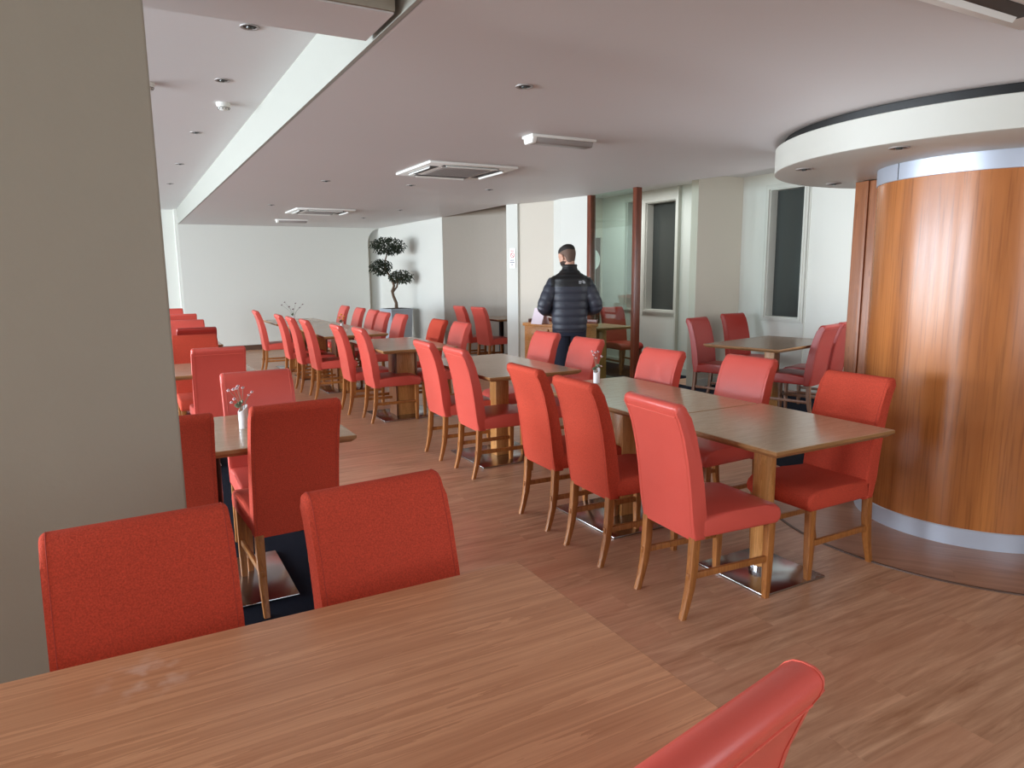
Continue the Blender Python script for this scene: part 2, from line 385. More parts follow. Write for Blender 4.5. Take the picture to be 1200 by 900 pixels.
cv = [(5.72, 10.56), (5.70, 10.64), (5.63, 10.74), (5.53, 10.90), (5.39, 11.04), (5.2, 11.18), (5.0, 11.30), (4.906, 11.352)]
prism(b, cv+[(4.95, 11.36), (5.84, 11.36), (5.84, 10.57)], 0, AZ+.02); struct('wall_taupe_curve', b, 'taupe', smooth=True)
b = NB(); box(b, 5.3, 9.625, 0, 5.84, 9.70, AZ+.02); struct('wall_taupe_return', b, 'taupe')
b = NB(); prism(b, [(4.86, 8.955), (4.942, 8.775), (5.1, 8.8), (5.1, 8.99)], 0, CZ+.05); struct('wall_sign_column', b, 'wall')
b = NB(); prism(b, [(4.97, 8.80), (5.175, 8.16), (5.35, 8.2), (5.2, 8.9)], 0, CZ+.05); struct('wall_beige_return', b, 'beige')
b = NB(); prism(b, [(5.165, 8.175), (5.13, 7.94), (5.24, 7.46), (5.36, 7.47), (5.38, 8.19)], 0, CZ+.05); struct('wall_cream', b, 'wall')
# alcove end wall with the dark door
b = NB(); box(b, 5.3, 9.5, 0, 6.02, 9.62, AZ); box(b, 6.02, 9.5, 2.04, 6.93, 9.62, AZ); box(b, 6.93, 9.5, 0, 7.2, 9.62, AZ); box(b, 5.3, 8.2, 0, 5.38, 9.5, AZ); struct('wall_alcove_end', b, 'beige')
d1 = empty('door_1', (6.02, 9.52, 0), kind='structure')
b = NB(); box(b, .005, 0, .005, .905, .045, 2.035, .004); obj('door_leaf', b, 'doorwood', d1)
b = NB(); lathe(b, [(0, 0), (.17, 0), (.17, .012), (.19, .012), (.19, -.004), (0, -.004)], 32); bmesh.ops.rotate(b, verts=b.verts, matrix=Matrix.Rotation(pi/2, 3, 'X'), cent=(0, 0, 0))
bmesh.ops.translate(b, verts=b.verts, vec=(.70, -.002, 1.68)); obj('porthole_pane', b, 'white', d1)

def wall_x(name, x, y0, y1, z1, holes, mat, th=.14):
    b = NB(); ys = sorted(holes); cur = y0
    for (a, c, z0, zz) in ys:
        if a > cur: box(b, x, cur, 0, x+th, a, z1)
        box(b, x, a, 0, x+th, c, z0); box(b, x, a, zz, x+th, c, z1); cur = c
    if y1 > cur: box(b, x, cur, 0, x+th, y1, z1)
    return struct(name, b, mat)
wall_x('wall_right_alcove', XR, 3.3, 6.66, AZ, [(5.70, 6.22, .905, 2.47)], 'wall')
wall_x('wall_right_passage', 6.95, 7.2, 9.5, AZ, [(7.73, 8.39, .905, 2.49), (8.60, 8.86, .905, 2.55)], 'wall')
b = NB(); box(b, 6.33, 6.66, 0, 7.25, 6.78, AZ); box(b, 6.97, 6.78, 0, 7.25, 7.2, AZ); struct('wall_pier', b, 'beige')
b = NB(); box(b, 6.89, 7.64, 0, 6.96, 7.67, AZ-.01); struct('trim_8', b, 'trimw')
def win(n, x, a, c, z0, z1, fr=.055, th=.14):
    w = empty('window_%d' % n, (x, (a+c)/2, z0), kind='structure')
    h = (c-a)/2; hz = z1-z0
    b = NB()
    # moulded frame standing proud of the wall
    for (p, q, d) in ((fr, fr*.5, -.018), (fr*.5, 0, -.028)):
        y0, y1, zz0, zz1 = -h-p, h+p, -p, hz+p
        yi0, yi1, zi0, zi1 = -h-q, h+q, -q, hz+q
        box(b, d, y0, zz0, 0, y1, zi0); box(b, d, y0, zi1, 0, y1, zz1); box(b, d, y0, zi0, 0, yi0, zi1); box(b, d, yi1, zi0, 0, y1, zi1)
    obj('window_frame', b, 'trimw', w, smooth=False)
    b = NB(); t = .012
    box(b, 0, -h, 0, th, -h+t, hz); box(b, 0, h-t, 0, th, h, hz); box(b, 0, -h+t, 0, th, h-t, t); box(b, 0, -h+t, hz-t, th, h-t, hz)
    obj('reveal', b, 'trimw', w, smooth=False)
    b = NB(); box(b, th-.02, -h+t, t, th-.012, h-t, hz-t); obj('pane', b, 'darkglass', w, smooth=False)
win(1, XR, 5.70, 6.22, .905, 2.47)
win(2, 6.95, 7.73, 8.39, .905, 2.49)
win(3, 6.95, 8.60, 8.86, .905, 2.55, fr=.04)
b = NB(); box(b, XR-.012, 5.63-.01, .0, XR, 5.63, AZ); struct('trim_9', b, 'trimw')
# walls out of frame
b = NB(); box(b, 5.42, 3.26, 0, 5.7, 3.38, AZ+.1); box(b, 5.7, 3.26, 0, 7.0, 3.38, .7); box(b, 5.7, 3.26, 2.3, 7.0, 3.38, AZ+.1); box(b, 7.0, 3.26, 0, 7.2, 3.38, AZ+.1); box(b, 8.3, YB, 0, 8.42, 3.3, CZ+.05); box(b, 7.1, 3.26, 0, 8.4, 3.38, CZ+.1); struct('wall_right', b, 'wall')
b = NB(); box(b, WX-.3, YB-.14, 0, 1.3, YB, UZ); box(b, 1.3, YB-.14, 0, 3.3, YB, .6); box(b, 1.3, YB-.14, 2.38, 3.3, YB, UZ); box(b, 3.3, YB-.14, 0, 8.4, YB, UZ); struct('wall_front', b, 'taupe')
b = NB(); cur = YB
for a, c in WINS:
    box(b, WX-.28, cur, 0, WX, a, UZ); box(b, WX-.28, a, 2.4, WX, c, UZ); box(b, WX-.28, a, 0, WX, c, .12); cur = c
box(b, WX-.28, cur, 0, WX, 15.0, UZ); struct('wall_left', b, 'wall')
for i, (a, c) in enumerate(WINS):
    w = empty('window_%d' % (i+4), (WX-.16, (a+c)/2, .12), kind='structure'); h = (c-a)/2
    b = NB(); box(b, -.03, -h, 0, .03, -h+.05, 2.28); box(b, -.03, h-.05, 0, .03, h, 2.28); box(b, -.03, -h, 0, .03, h, .05); box(b, -.03, -h, 2.23, .03, h, 2.28); box(b, -.03, -.03, 0, .03, .03, 2.28)
    obj('window_frame', b, 'trimw', w, smooth=False)
# skirtings
b = NB(); box(b, 1.0, YE-.015, 0, 4.62, YE, .10); struct('baseboard_back', b, 'skirt')
b = NB(); prism(b, [(4.885, 11.36), (4.855, 14.7), (4.87, 14.7), (4.9, 11.36)], 0, .09); struct('baseboard_right_far', b, 'trimw')
b = NB(); box(b, XR-.015, 3.4, 0, XR, 6.64, .1); box(b, 6.35, 6.64, 0, XR, 6.66, .1); box(b, 6.93, 7.3, 0, 6.95, 9.5, .1); struct('baseboard_right', b, 'trimw')

# ------------------------------------------------------------ glass screen between two mahogany posts
gs = empty('glass_screen', (5.255, 6.97, 0), 0, 'clear green-tinted glass screen between two dark mahogany posts, right of the man', 'glass partition')
b = NB(); box(b, -.035, .42, 0, .045, .50, CZ, .004); obj('post', b, 'redwood', gs)
b = NB(); box(b, -.04, -.49, 0, .04, -.42, CZ, .004); obj('post', b, 'redwood', gs)
b = NB(); box(b, -.005, -.42, .05, .005, .42, CZ); obj('glass_pane', b, 'glass', gs, smooth=False)
b = NB(); box(b, -.02, -.42, 0, .02, .42, .05); obj('bottom_rail', b, 'redwood', gs, smooth=False)

# ------------------------------------------------------------ round veneered column and its canopy
dr = empty('round_column', (CC[0], CC[1], 0), 0, 'big round cherry-veneered column with metal bands under the white canopy', 'column')
b = NB(); lathe(b, [(.605, 0), (.612, .1), (.612, 1.985)], 96); obj('veneer_drum', b, 'drumwood', dr)
b = NB(); lathe(b, [(.60, 0), (.619, 0), (.619, .098), (.612, .103)], 96); obj('kick_band', b, 'alu', dr)
b = NB(); lathe(b, [(.612, 1.983), (.618, 1.985), (.618, 2.076), (.6, 2.078)], 96); obj('top_band', b, 'alu', dr)
b = NB(); tube(b, [(.6185*cos(R(158)), .6185*sin(R(158)), 1.986), (.6185*cos(R(158)), .6185*sin(R(158)), 2.075)], .0022, 6); obj('band_joint', b, 'black', dr)
b = NB(); box(b, -.05, .60, 0, 1.2, .865, 2.07, .006); box(b, -.062, .76, 0, -.048, .79, 2.07, .003); obj('end_jamb', b, 'jambwood', dr)
cn = empty('round_canopy', (CC[0], CC[1], CZ), 0, 'white drum-shaped canopy hanging from the ceiling over the wooden column', 'canopy')
b = NB(); lathe(b, [(.6, -.365), (1.19, -.365), (1.2, -.36), (1.2, -.218), (1.195, -.215), (.9, -.215)], 128); obj('canopy_ring', b, 'trimw', cn)
b = NB(); lathe(b, [(1.15, -.23), (1.15, -.165)], 128); obj('shadow_gap', b, 'black', cn)
b = NB(); lathe(b, [(1.14, -.166), (1.20, -.172)]+[(1.23+1.5*t/16, -.165*(1-t/16)**3+(.0006 if t == 16 else 0)) for t in range(17)], 128); struct('trim_10', b, 'ceil', smooth=True).location = (CC[0], CC[1], CZ)

# ------------------------------------------------------------ ceiling fittings
def spot_proto(name, mat):
    r = empty(name, (0, 0, 0))
    b = NB(); lathe(b, [(.030, .004), (.036, -.004), (.046, -.005), (.048, 0), (.048, .002)], 28); obj('bezel', b, 'grey', r)
    b = NB(); lathe(b, [(0, .001), (.031, .001), (.031, -.002), (.02, -.003), (0, -.0035)], 24); obj('dark_baffle', b, 'black', r)
    b = NB(); lathe(b, [(0, -.012), (.012, -.011), (.017, -.004), (.017, -.002)], 16); obj('lamp', b, 'darkglass', r)
    return r
sp = spot_proto('recessed_spotlight', 'chrome')
spots = [(1.89, 3.27, CZ, 'recessed spotlight in the main ceiling, nearest to the viewer', None),
 (2.83, 7.38, CZ, 'recessed spotlight just behind the nearer square ceiling cassette', None),
 (3.79, 7.39, CZ, 'recessed spotlight in the ceiling straight above the wall sign column', None),
 (3.76, 10.3, CZ, 'small far recessed spotlight in front of the plant niche', None),
 (1.91, 7.4, CZ, 'recessed spotlight between the beam and the nearer ceiling cassette', None),
 (1.87, 10.22, CZ, 'recessed spotlight left of the far ceiling cassette', None),
 (3.7, 11.95, CZ, 'tiny recessed spotlight right of the far ceiling cassette', None),
 (.66, 3.88, UZ, 'recessed spotlight in the raised left ceiling beside the bulkhead', None),
 (.66, 4.98, UZ, 'recessed spotlight in the raised left ceiling just before the smoke detector', None),
 (.66, 6.85, UZ, 'first recessed spotlight behind the smoke detector in the raised ceiling', None),
 (.66, 8.82, UZ, 'second recessed spotlight behind the smoke detector in the raised ceiling', None),
 (.66, 10.73, UZ, 'farthest recessed spotlight in the raised left ceiling', None),
 (3.53, 2.855, CZ-.365, 'left spotlight in the underside of the round canopy', None),
 (3.34, 2.16, CZ-.365, 'spotlight in the canopy underside above the metal band', None),
 (4.32, 3.245, CZ-.365, 'spotlight at the back of the canopy underside', None)]
for i, (x, y, z, lab, _) in enumerate(spots):
    o = sp if i == 0 else copy_tree(sp)
    o.location = (x, y, z); o.rotation_euler = (0, 0, .4*i); tag(o, lab, 'spotlight', 'recessed spotlights')
def cassette():
    r = empty('ceiling_cassette_unit', (0, 0, CZ)); h = .43
    b = NB()
    prism(b, [(-h, -h), (h, -h), (h, h), (-h, h)], -.022, 0, .006)
    obj('panel', b, 'white', r)
    b = NB(); box(b, -.24, -.24, -.03, .24, .24, -.02, .003)
    for k in range(11): box(b, -.22, -.2+.04*k-.004, -.034, .22, -.2+.04*k+.004, -.03)
    obj('grille', b, 'grey', r)
    for s in range(4):
        b = NB(); box(b, -.27, .285, -.0245, .27, .365, -.02); ob = obj('air_slot', b, 'black', r); ob.rotation_euler = (0, 0, s*pi/2)
        b = NB(); prism(b, [(.352, -.024), (.366, -.040), (.370, -.036), (.358, -.022)], -.25, .25, axis='x'); fl = obj('louvre_flap', b, 'white', ob)
    return r
ca = cassette()
for i, (x, y, lab) in enumerate([(2.79, 6.12, 'square white ceiling air cassette above the middle table row'), (2.7, 10.9, 'far square ceiling air cassette near the back wall'), (2.56, 1.07, 'ceiling air cassette cut by the top right corner of the photo')]):
    o = ca if i == 0 else copy_tree(ca)
    o.location = (x, y, CZ if i < 2 else CZ-.055); tag(o, lab, 'air conditioner', 'ceiling air cassettes')
def emlight():
    r = empty('emergency_light', (0, 0, CZ))
    b = NB(); box(b, -.27, -.075, -.02, .27, .075, 0, .004); obj('base_tray', b, 'white', r)
    b = NB(); prism(b, [(-.065, -.018), (-.05, -.055), (.05, -.055), (.065, -.018)], -.235, .25, .006, axis='x'); obj('diffuser', b, 'grey', r)
    b = NB(); prism(b, [(-.067, -.018), (-.052, -.058), (.052, -.058), (.067, -.018)], -.262, -.228, .004, axis='x'); obj('end_cap', b, 'white', r)
    return r
em = emlight(); em.location = (2.82, 4.38, CZ); tag(em, 'long emergency light fitting on the ceiling right of the nearer air cassette', 'ceiling light', 'emergency light fittings')
e2 = copy_tree(em); e2.location = (2.68, 12.85, CZ); e2['label'] = 'far emergency light fitting behind the second air cassette'
def smoke():
    r = empty('smoke_detector', (0, 0, UZ))
    b = NB(); lathe(b, [(0, 0), (.05, 0), (.05, -.02), (0, -.02)], 24); obj('base', b, 'white', r)
    b = NB(); lathe(b, [(.042, -.018), (.044, -.03), (.03, -.045), (0, -.05)], 24); obj('sensor_head', b, 'white', r)
    b = NB(); lathe(b, [(.0445, -.030), (.0445, -.034)], 24)
    for k in range(10): ball(b, (.036*cos(k*.628), .036*sin(k*.628), -.040), .004, 6)
    obj('vent_slots', b, 'black', r)
    return r
sd = smoke(); sd.location = (.74, 5.63, UZ); tag(sd, 'white round smoke detector on the raised left ceiling', 'smoke detector')
sd2 = copy_tree(sd); sd2.location = (.235, 5.26, UZ); sd2['label'] = 'white smoke detector peeking out beside the left pillar'

# ------------------------------------------------------------ chairs (origin on the floor, facing +Y)
def chair_proto(kind, cover, seam, legm):
    r = empty('dining_chair', (0, 0, 0))
    w = .190
    # seat cushion
    b = NB(); prism(b, [(-.19, .362), (-.19, .452), (.0, .460), (.17, .460), (.235, .452), (.262, .432), (.272, .408), (.266, .380), (.245, .362)], -w, w, 0, axis='x')
    es = [e for e in b.edges if abs(e.verts[0].co.x) > w-.001 and abs(e.verts[1].co.x) > w-.001 and e.verts[0].co.x*e.verts[1].co.x > 0]
    bmesh.ops.bevel(b, geom=es, offset=.016, segments=3, profile=.5, affect='EDGES')
    for v in b.verts:
        if v.co.z > .42: v.co.z += .010*(1-(v.co.x/w)**2)
        if v.co.y > .1: v.co.x *= 1.02
    obj('seat', b, cover, r)
    # backrest slab: side profile (y, z) sweeping back to a rolled top
    rear = [(-.222, .352), (-.236, .46), (-.250, .58), (-.268, .70), (-.293, .81), (-.318, .882), (-.338, .92)]
    top = [(-.3425, .934), (-.342, .944), (-.336, .952), (-.326, .957), (-.312, .958), (-.298, .955), (-.286, .946), (-.276, .932)]
    front = [(-.262, .90), (-.232, .82), (-.200, .70), (-.178, .58), (-.163, .46), (-.158, .352)]
    hb = .190
    b = NB(); prism(b, rear+top+front, -hb, hb, 0, axis='x')
    es = [e for e in b.edges if abs(e.verts[0].co.x) > hb-.001 and abs(e.verts[1].co.x) > hb-.001 and e.verts[0].co.x*e.verts[1].co.x > 0]
    bmesh.ops.bevel(b, geom=es, offset=.016, segments=4, profile=.5, affect='EDGES')
    bk = obj('backrest', b, cover, r)
    # stitched seams of the back, each its own piece
    if kind != 'fabric':
        b = NB(); tube(b, [(-.17, -.3305, .903), (.17, -.3305, .903)], .0018, 5); obj('seam', b, seam, bk)
    for s in (-1, 1):
        loop = [(y-.0006, z) for y, z in rear]+[(y-.0004, z+.0006) for y, z in top]+[(y+.0006, z) for y, z in front if z > .46]
        b = NB(); tube(b, [(s*(.1725 if kind != 'fabric' else .1765), y, z) for y, z in loop], .0012 if kind != 'fabric' else .0008, 5); obj('seam', b, seam, bk)
    # legs
    for s in (-1, 1):
        xm = s*.167
        b = NB(); squares(b, [(xm-.013, xm+.013, .205, .231, 0), (xm-.016, xm+.016, .204, .236, .12), (xm-.019, xm+.019, .203, .242, .37)], .003); obj('leg', b, legm, r)
        b = NB(); squares(b, [(xm-.013, xm+.013, -.272, -.246, 0), (xm-.014, xm+.014, -.256, -.227, .06), (xm-.016, xm+.016, -.240, -.206, .14), (xm-.018, xm+.018, -.230, -.192, .24), (xm-.018, xm+.018, -.224, -.186, .365)], .003); obj('leg', b, legm, r)
        b = NB(); squares(b, [], 0) if False else box(b, xm-.009, -.24, .178, xm+.009, .215, .206, .002); obj('stretcher', b, legm, r)
    return r
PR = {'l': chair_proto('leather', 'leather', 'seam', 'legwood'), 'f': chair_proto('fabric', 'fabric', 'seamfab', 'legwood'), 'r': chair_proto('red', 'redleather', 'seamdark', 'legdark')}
used = set()
def chair(kind, x, y, deg, label, group):
    if kind in used: o = copy_tree(PR[kind])
    else: o = PR[kind]; used.add(kind)
    o.location = (x, y, .004 if (x < .93 and y > 1.96) or x > 5.0 else 0); o.rotation_euler = (0, 0, R(deg))
    tag(o, label, 'chair', group)
GL, GR, GN, GW, GA = 'chairs along the left side of the middle table row', 'chairs along the right side of the middle table row', 'chairs around the foreground table', 'chairs around the left-hand tables', 'chairs in the right-hand alcove'
# left side of the row, facing +X
for kind, tx, y, dg, lab in [
 ('l', 1.94, 2.27, -94, 'coral leather chair with stitched back, nearest in the left side of the middle row'),
 ('f', 1.95, 2.90, -92, 'orange-red textured fabric chair next behind the nearest leather chair, with its back to the aisle'),
 ('f', 1.985, 3.47, -92, 'orange-red fabric chair at the far corner of the pushed-together tables, left side'),
 ('l', 2.06, 4.62, -92, 'coral leather chair at the near left side of the second table with the square column'),
 ('l', 2.05, 5.21, -92, 'coral leather chair at the far left side of the second table'),
 ('l', 2.01, 6.86, -92, 'coral leather chair, nearer of the pair left of the third table'),
 ('l', 1.93, 7.42, -92, 'coral leather chair, farther of the pair left of the third table'),
 ('l', 1.84, 8.53, -92, 'coral chair fourth from the back wall on the left side of the far long table'),
 ('l', 1.80, 9.16, -92, 'coral chair third from the back wall on the left side of the far long table'),
 ('l', 1.78, 9.83, -92, 'coral chair second from the back wall on the left side of the far long table'),
 ('l', 1.69, 11.13, -92, 'coral chair standing alone nearest the back wall on the left side of the row')]:
    chair(kind, tx+.33, y, dg, lab, GL)
for kind, tx, y, dg, lab in [
 ('f', 3.31, 2.27, 90, 'coral fabric chair at the table corner in front of the round wooden column'),
 ('l', 3.42, 3.08, 92, 'pink-lit coral leather chair on the right side at the seam of two tables'),
 ('l', 3.25, 3.70, 92, 'coral leather chair on the right side beside the white flower vase'),
 ('l', 3.30, 4.69, 90, 'coral leather chair in front of the man, nearer of the two'),
 ('l', 3.33, 5.38, 90, 'coral leather chair between the man and the wooden dresser'),
 ('l', 3.22, 6.98, 90, 'pale pinkish coral chair, nearer of the pair right of the third table'),
 ('f', 3.20, 7.56, 90, 'orange coral chair, farther of the pair right of the third table'),
 ('l', 3.20, 8.85, 90, 'coral chair nearest in the line right of the far long table, before the planter'),
 ('l', 3.17, 9.46, 90, 'second chair in the line right of the far long table'),
 ('l', 3.24, 10.15, 90, 'third chair in the line right of the far long table'),
 ('l', 3.26, 10.90, 90, 'fourth chair in the line right of the far long table'),
 ('l', 3.25, 11.75, 90, 'farthest chair right of the far long table, behind the orange flowers')]:
    chair(kind, tx-.31, y, dg, lab, GR)
chair('f', .0, 1.42, 180+3, 'orange-red fabric chair across the foreground table, beside the pillar', GN)
chair('f', .56, 1.42, 180+5, 'orange-red fabric chair with a dark scuff across the foreground table, middle of the photo', GN)
chair('l', .555, .865, 11, 'coral leather chair back in the bottom right corner of the photo', GN)
chair('f', .075, 3.25, 0, 'red fabric chair half hidden behind the left pillar', GW)
chair('f', .582, 3.31, 3, 'dark red shaded fabric chair with its back to us before the flower vase', GW)
chair('l', .61, 3.79, 180, 'coral leather chair facing us behind the vase on the left table', GW)
chair('l', .58, 5.93, 0, 'coral leather chair with a stitched back at the second left-hand table', GW)
chair('f', .52, 6.62, 180, 'red chair with a scuffed top facing us at the second left-hand table', GW)
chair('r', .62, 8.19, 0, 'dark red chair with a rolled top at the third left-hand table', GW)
chair('l', .63, 8.97, 180, 'rosy red chair facing us at the far side of the third left-hand table', GW)
chair('l', .67, 11.06, 0, 'far coral chair with its back to us at the fourth left-hand table', GW)
chair('l', .62, 12.3, 180, 'farthest left-hand chair, only a sliver beside the pillar', GW)
# right-hand alcove, group turned 12 degrees
RBC = Vector((5.80, 4.96, 0)); RA = R(12)
def rb(dx, dy): v = Vector((dx, dy, 0)); v.rotate(Euler((0, 0, RA))); return RBC+v
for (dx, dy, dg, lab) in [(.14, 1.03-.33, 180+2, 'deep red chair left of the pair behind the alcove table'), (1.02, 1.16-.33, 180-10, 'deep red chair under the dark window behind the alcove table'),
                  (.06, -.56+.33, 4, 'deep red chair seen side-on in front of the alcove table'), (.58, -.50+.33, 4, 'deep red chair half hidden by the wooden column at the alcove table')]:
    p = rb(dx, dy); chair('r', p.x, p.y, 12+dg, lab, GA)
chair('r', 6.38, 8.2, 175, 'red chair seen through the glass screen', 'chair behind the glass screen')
chair('l', 5.04, 10.34, -92, 'coral chair seen from the side before the taupe wall, farther of two', 'chairs by the taupe wall')
chair('l', 5.13, 9.86, -86, 'rosy coral chair with its back to us beside the white sign column', 'chairs by the taupe wall')

# ------------------------------------------------------------ tables
def table(x0, x1, y0, y1, label, col='square', base=(.62, .62), off=(0, 0), top='top', rot=0, group='restaurant tables', name='dining_table', z0=0):
    cx, cy = (x0+x1)/2, (y0+y1)/2; hx, hy = (x1-x0)/2-.002, (y1-y0)/2-.002
    r = empty(name, (cx, cy, z0), rot, label, 'table', group)
    T = .755
    b = NB(); squares(b, [(-hx+.022, hx-.022, -hy+.022, hy-.022, T-.034), (-hx+.001, hx-.001, -hy+.001, hy-.001, T-.016), (-hx, hx, -hy, hy, T-.004), (-hx+.002, hx-.002, -hy+.002, hy-.002, T-.0012)])
    obj('tabletop_edge', b, 'edge', r, smooth=False)
    b = NB(); box(b, -hx+.003, -hy+.003, T-.004, hx-.003, hy-.003, T, .001, 1); obj('tabletop', b, top, r, smooth=False)
    ox, oy = off
    if col == 'round':
        b = NB(); lathe(b, [(.05, .045), (.052, .05), (.052, T-.05), (.06, T-.045), (.06, T-.035)], 32, (ox, oy)); obj('column', b, 'column', r)
        b = NB(); lathe(b, [(.056, .012), (.056, .045), (.05, .047)], 32, (ox, oy)); obj('collar', b, 'chrome', r)
    elif col == 'square':
        b = NB(); box(b, ox-.06, oy-.055, .012, ox+.06, oy+.055, T-.035, .004); obj('column', b, 'column', r)
        b = NB(); box(b, ox-.19, oy-.035, T-.06, ox+.19, oy+.035, T-.034, .003); obj('crossbar', b, 'black', r)
    elif col == 'panel':
        b = NB(); box(b, ox-.10, oy-.10, .012, ox+.10, oy+.10, T-.035, .004); obj('column', b, 'column', r)
        for s in (-1, 1):
            b = NB(); box(b, ox+s*.112-.01, oy-.11, .012, ox+s*.112+.01, oy+.11, T-.035, .003); obj('side_board', b, 'legdark', r)
    else:
        b = NB(); lathe(b, [(.045, .012), (.04, .03), (.04, T-.035)], 24, (ox, oy)); obj('column', b, 'darkcol', r)
    bx, by = base[0]/2, base[1]/2
    b = NB(); box(b, ox-bx, oy-by, .0, ox+bx, oy+by, .012, .003); obj('base_plate', b, 'steel', r)
    return r
GT = 'tables of the middle row'
table(2.29, 3.09, 1.91, 2.705, 'square dining table with a round wooden column nearest the round pillar', 'round', (.43, .43), (-.01, -.005), group=GT)
table(2.29, 3.07, 2.708, 3.92, 'rectangular table pushed against the nearest square one, with a white flower vase', 'square', (.62, .62), (-.07, 0), group=GT)
table(2.22, 3.01, 4.36, 5.64, 'rectangular table with a square wooden column before the man', 'square', (.62, .62), (0, -.03), group=GT)
table(2.13, 2.92, 6.44, 7.72, 'third rectangular table of the row with a broad wooden pedestal', 'panel', (.64, .62), (0, -.08), group=GT)
table(2.04, 2.84, 8.34, 9.68, 'nearest of the three far tables set end to end', 'panel', (.6, .6), group=GT)
table(2.00, 2.82, 9.685, 10.88, 'middle of the three far tables set end to end, with orange flowers', 'panel', (.6, .6), group=GT)
table(1.95, 2.78, 10.885, 12.02, 'farthest of the three tables set end to end, near the back wall', 'panel', (.6, .6), group=GT)
table(-.36, .84, .735, 1.505, 'large light wood table filling the foreground', 'square', (.62, .62), top='topnear', group='foreground table')
LT = 'tables of the left-hand row'
table(-.31, .89, 3.11, 3.91, 'left-hand wooden table with a white flower vase behind the pillar', 'black', (.62, .60), (0, -.03), group=LT, z0=.004)
table(-.34, .85, 5.66, 6.46, 'second left-hand table, behind the vase table', 'black', (.6, .6), group=LT, z0=.004)
table(-.34, .88, 8.0, 8.80, 'third left-hand table, only its corner showing by the dark red chair', 'black', (.6, .6), group=LT, z0=.004)
table(-.34, .85, 11.15, 11.95, 'fourth left-hand table, near the back wall', 'black', (.6, .6), group=LT, z0=.004)
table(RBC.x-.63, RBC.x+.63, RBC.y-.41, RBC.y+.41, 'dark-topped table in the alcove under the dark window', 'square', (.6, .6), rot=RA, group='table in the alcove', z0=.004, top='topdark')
table(5.36, 5.97, 7.42, 8.1, 'table seen through the glass screen', 'square', (.6, .5), group='table behind the glass screen', z0=.004)
table(5.10, 5.66, 9.72, 10.52, 'small table with two chairs set before the taupe wall', 'black', (.4, .5), group='table by the taupe wall')

# ------------------------------------------------------------ vases of flowers
def vase(x, y, label, flowers, zt=.755, h=.10, rz=0, style='pink'):
    r = empty('flower_vase', (x, y, zt), rz, label, 'vase', 'flower vases on the tables')
    b = NB(); n = 20; rings = []
    prof = [(0, 0), (.020, 0), (.022, .004), (.0225, h*.6), (.023, h), (.0195, h), (.019, h*.5), (0, h*.45)]
    lathe(b, prof, n)
    for v in b.verts:
        if v.co.z > h*.9: v.co.z += v.co.x*.75
    obj('vase_body', b, 'ceramic', r)
    b = NB(); fl = NB(); ct = NB(); lf = NB()
    for (dx, dy, dz, s) in flowers:
        mid = (dx*.35, dy*.35, h+dz*.45)
        tube(b, [(0, 0, h*.5), mid, (dx*.75, dy*.75, h+dz*.8), (dx, dy, h+dz)], .0013, 5)
        for k in range(5):
            a = k*2*pi/5
            ball(fl, (dx+s*.55*cos(a), dy+s*.55*sin(a)*.8, h+dz+s*.35*sin(a+.6)), s*.42, 8, 1, 1, .7)
        ball(ct, (dx, dy-.3*s, h+dz+.25*s), s*.33, 8)
    for k in range(5):
        a = 2.4+k*.5; L = .035
        c = Vector((cos(a)*.02, sin(a)*.015, h+.012+.006*k))
        ball(lf, c, L*.5, 8, 1, .35, .55, rot=Matrix.Rotation(a, 4, 'Z'))
    obj('stems', b, 'stem' if style == 'pink' else 'sage', r); obj('petals', fl, {'pink': 'petal', 'orange': 'petalor', 'dark': 'petaldk'}[style], r)
    obj('flower_centres', ct, 'petaldk' if style != 'orange' else 'petalor', r); obj('leaves', lf, 'sage', r)
vase(.455, 3.55, 'white slant-topped vase of small pink flowers on the left-hand table', [(-.058, .01, .095, .010), (-.042, -.01, .10, .010), (-.022, 0, .102, .011), (-.008, .02, .108, .010), (.012, .01, .10, .009), (-.045, -.02, .055, .010), (-.048, .01, .035, .009), (.035, .0, .062, .008), (.055, .01, .073, .009)], rz=.25)
vase(2.73, 3.78, 'white slant-topped vase of flowers on the pushed-together tables of the middle row', [(-.05, 0, .11, .010), (-.03, .02, .13, .010), (.0, .01, .12, .010), (.02, 0, .125, .010), (.055, -.01, .09, .011), (.03, .02, .08, .009), (.075, 0, .02, .008)], h=.085, rz=.5)
vase(2.60, 9.60, 'small white vase of orange flowers on the far tables', [(-.03, 0, .07, .02), (.0, .02, .11, .022), (.03, 0, .085, .02), (.015, -.01, .05, .018)], h=.07, style='orange')
vase(2.28, 11.2, 'vase of thin dark flowers standing up against the back wall', [(-.17, 0, .17, .014), (-.12, .02, .21, .013), (-.06, 0, .14, .016), (.0, .01, .10, .016), (.04, 0, .19, .013), (.10, 0, .12, .014), (.15, .01, .17, .014)], style='dark')

# ------------------------------------------------------------ sign on the column
sx = Vector((.082, -.18, 0)).normalized()
sg = empty('wall_sign', (4.9015, 8.852, 1.70), math.atan2(sx.y, sx.x), 'small white notice with a red prohibition mark on the white column', 'sign')
b = NB(); box(b, -.05, -.004, -.15, .05, 0, .13, .001, 1); obj('sign_plate', b, 'white', sg)
b = NB()
for (cz, rr) in ((.055, .036),):
    lathe(b, [(rr-.008, 0), (rr-.008, .002), (rr, .002), (rr, 0)], 28)
box(b, -.004, -.034, 0, .004, .034, .002)
bmesh.ops.rotate(b, verts=b.verts, matrix=Matrix.Rotation(R(40), 3, 'Z'), cent=(0, 0, 0))
bmesh.ops.rotate(b, verts=b.verts, matrix=Matrix.Rotation(pi/2, 3, 'X'), cent=(0, 0, 0)); bmesh.ops.translate(b, verts=b.verts, vec=(0, -.004, .03))
box(b, -.03, -.006, .085, .03, -.004, .092); box(b, -.035, -.006, .10, .035, -.004, .106)
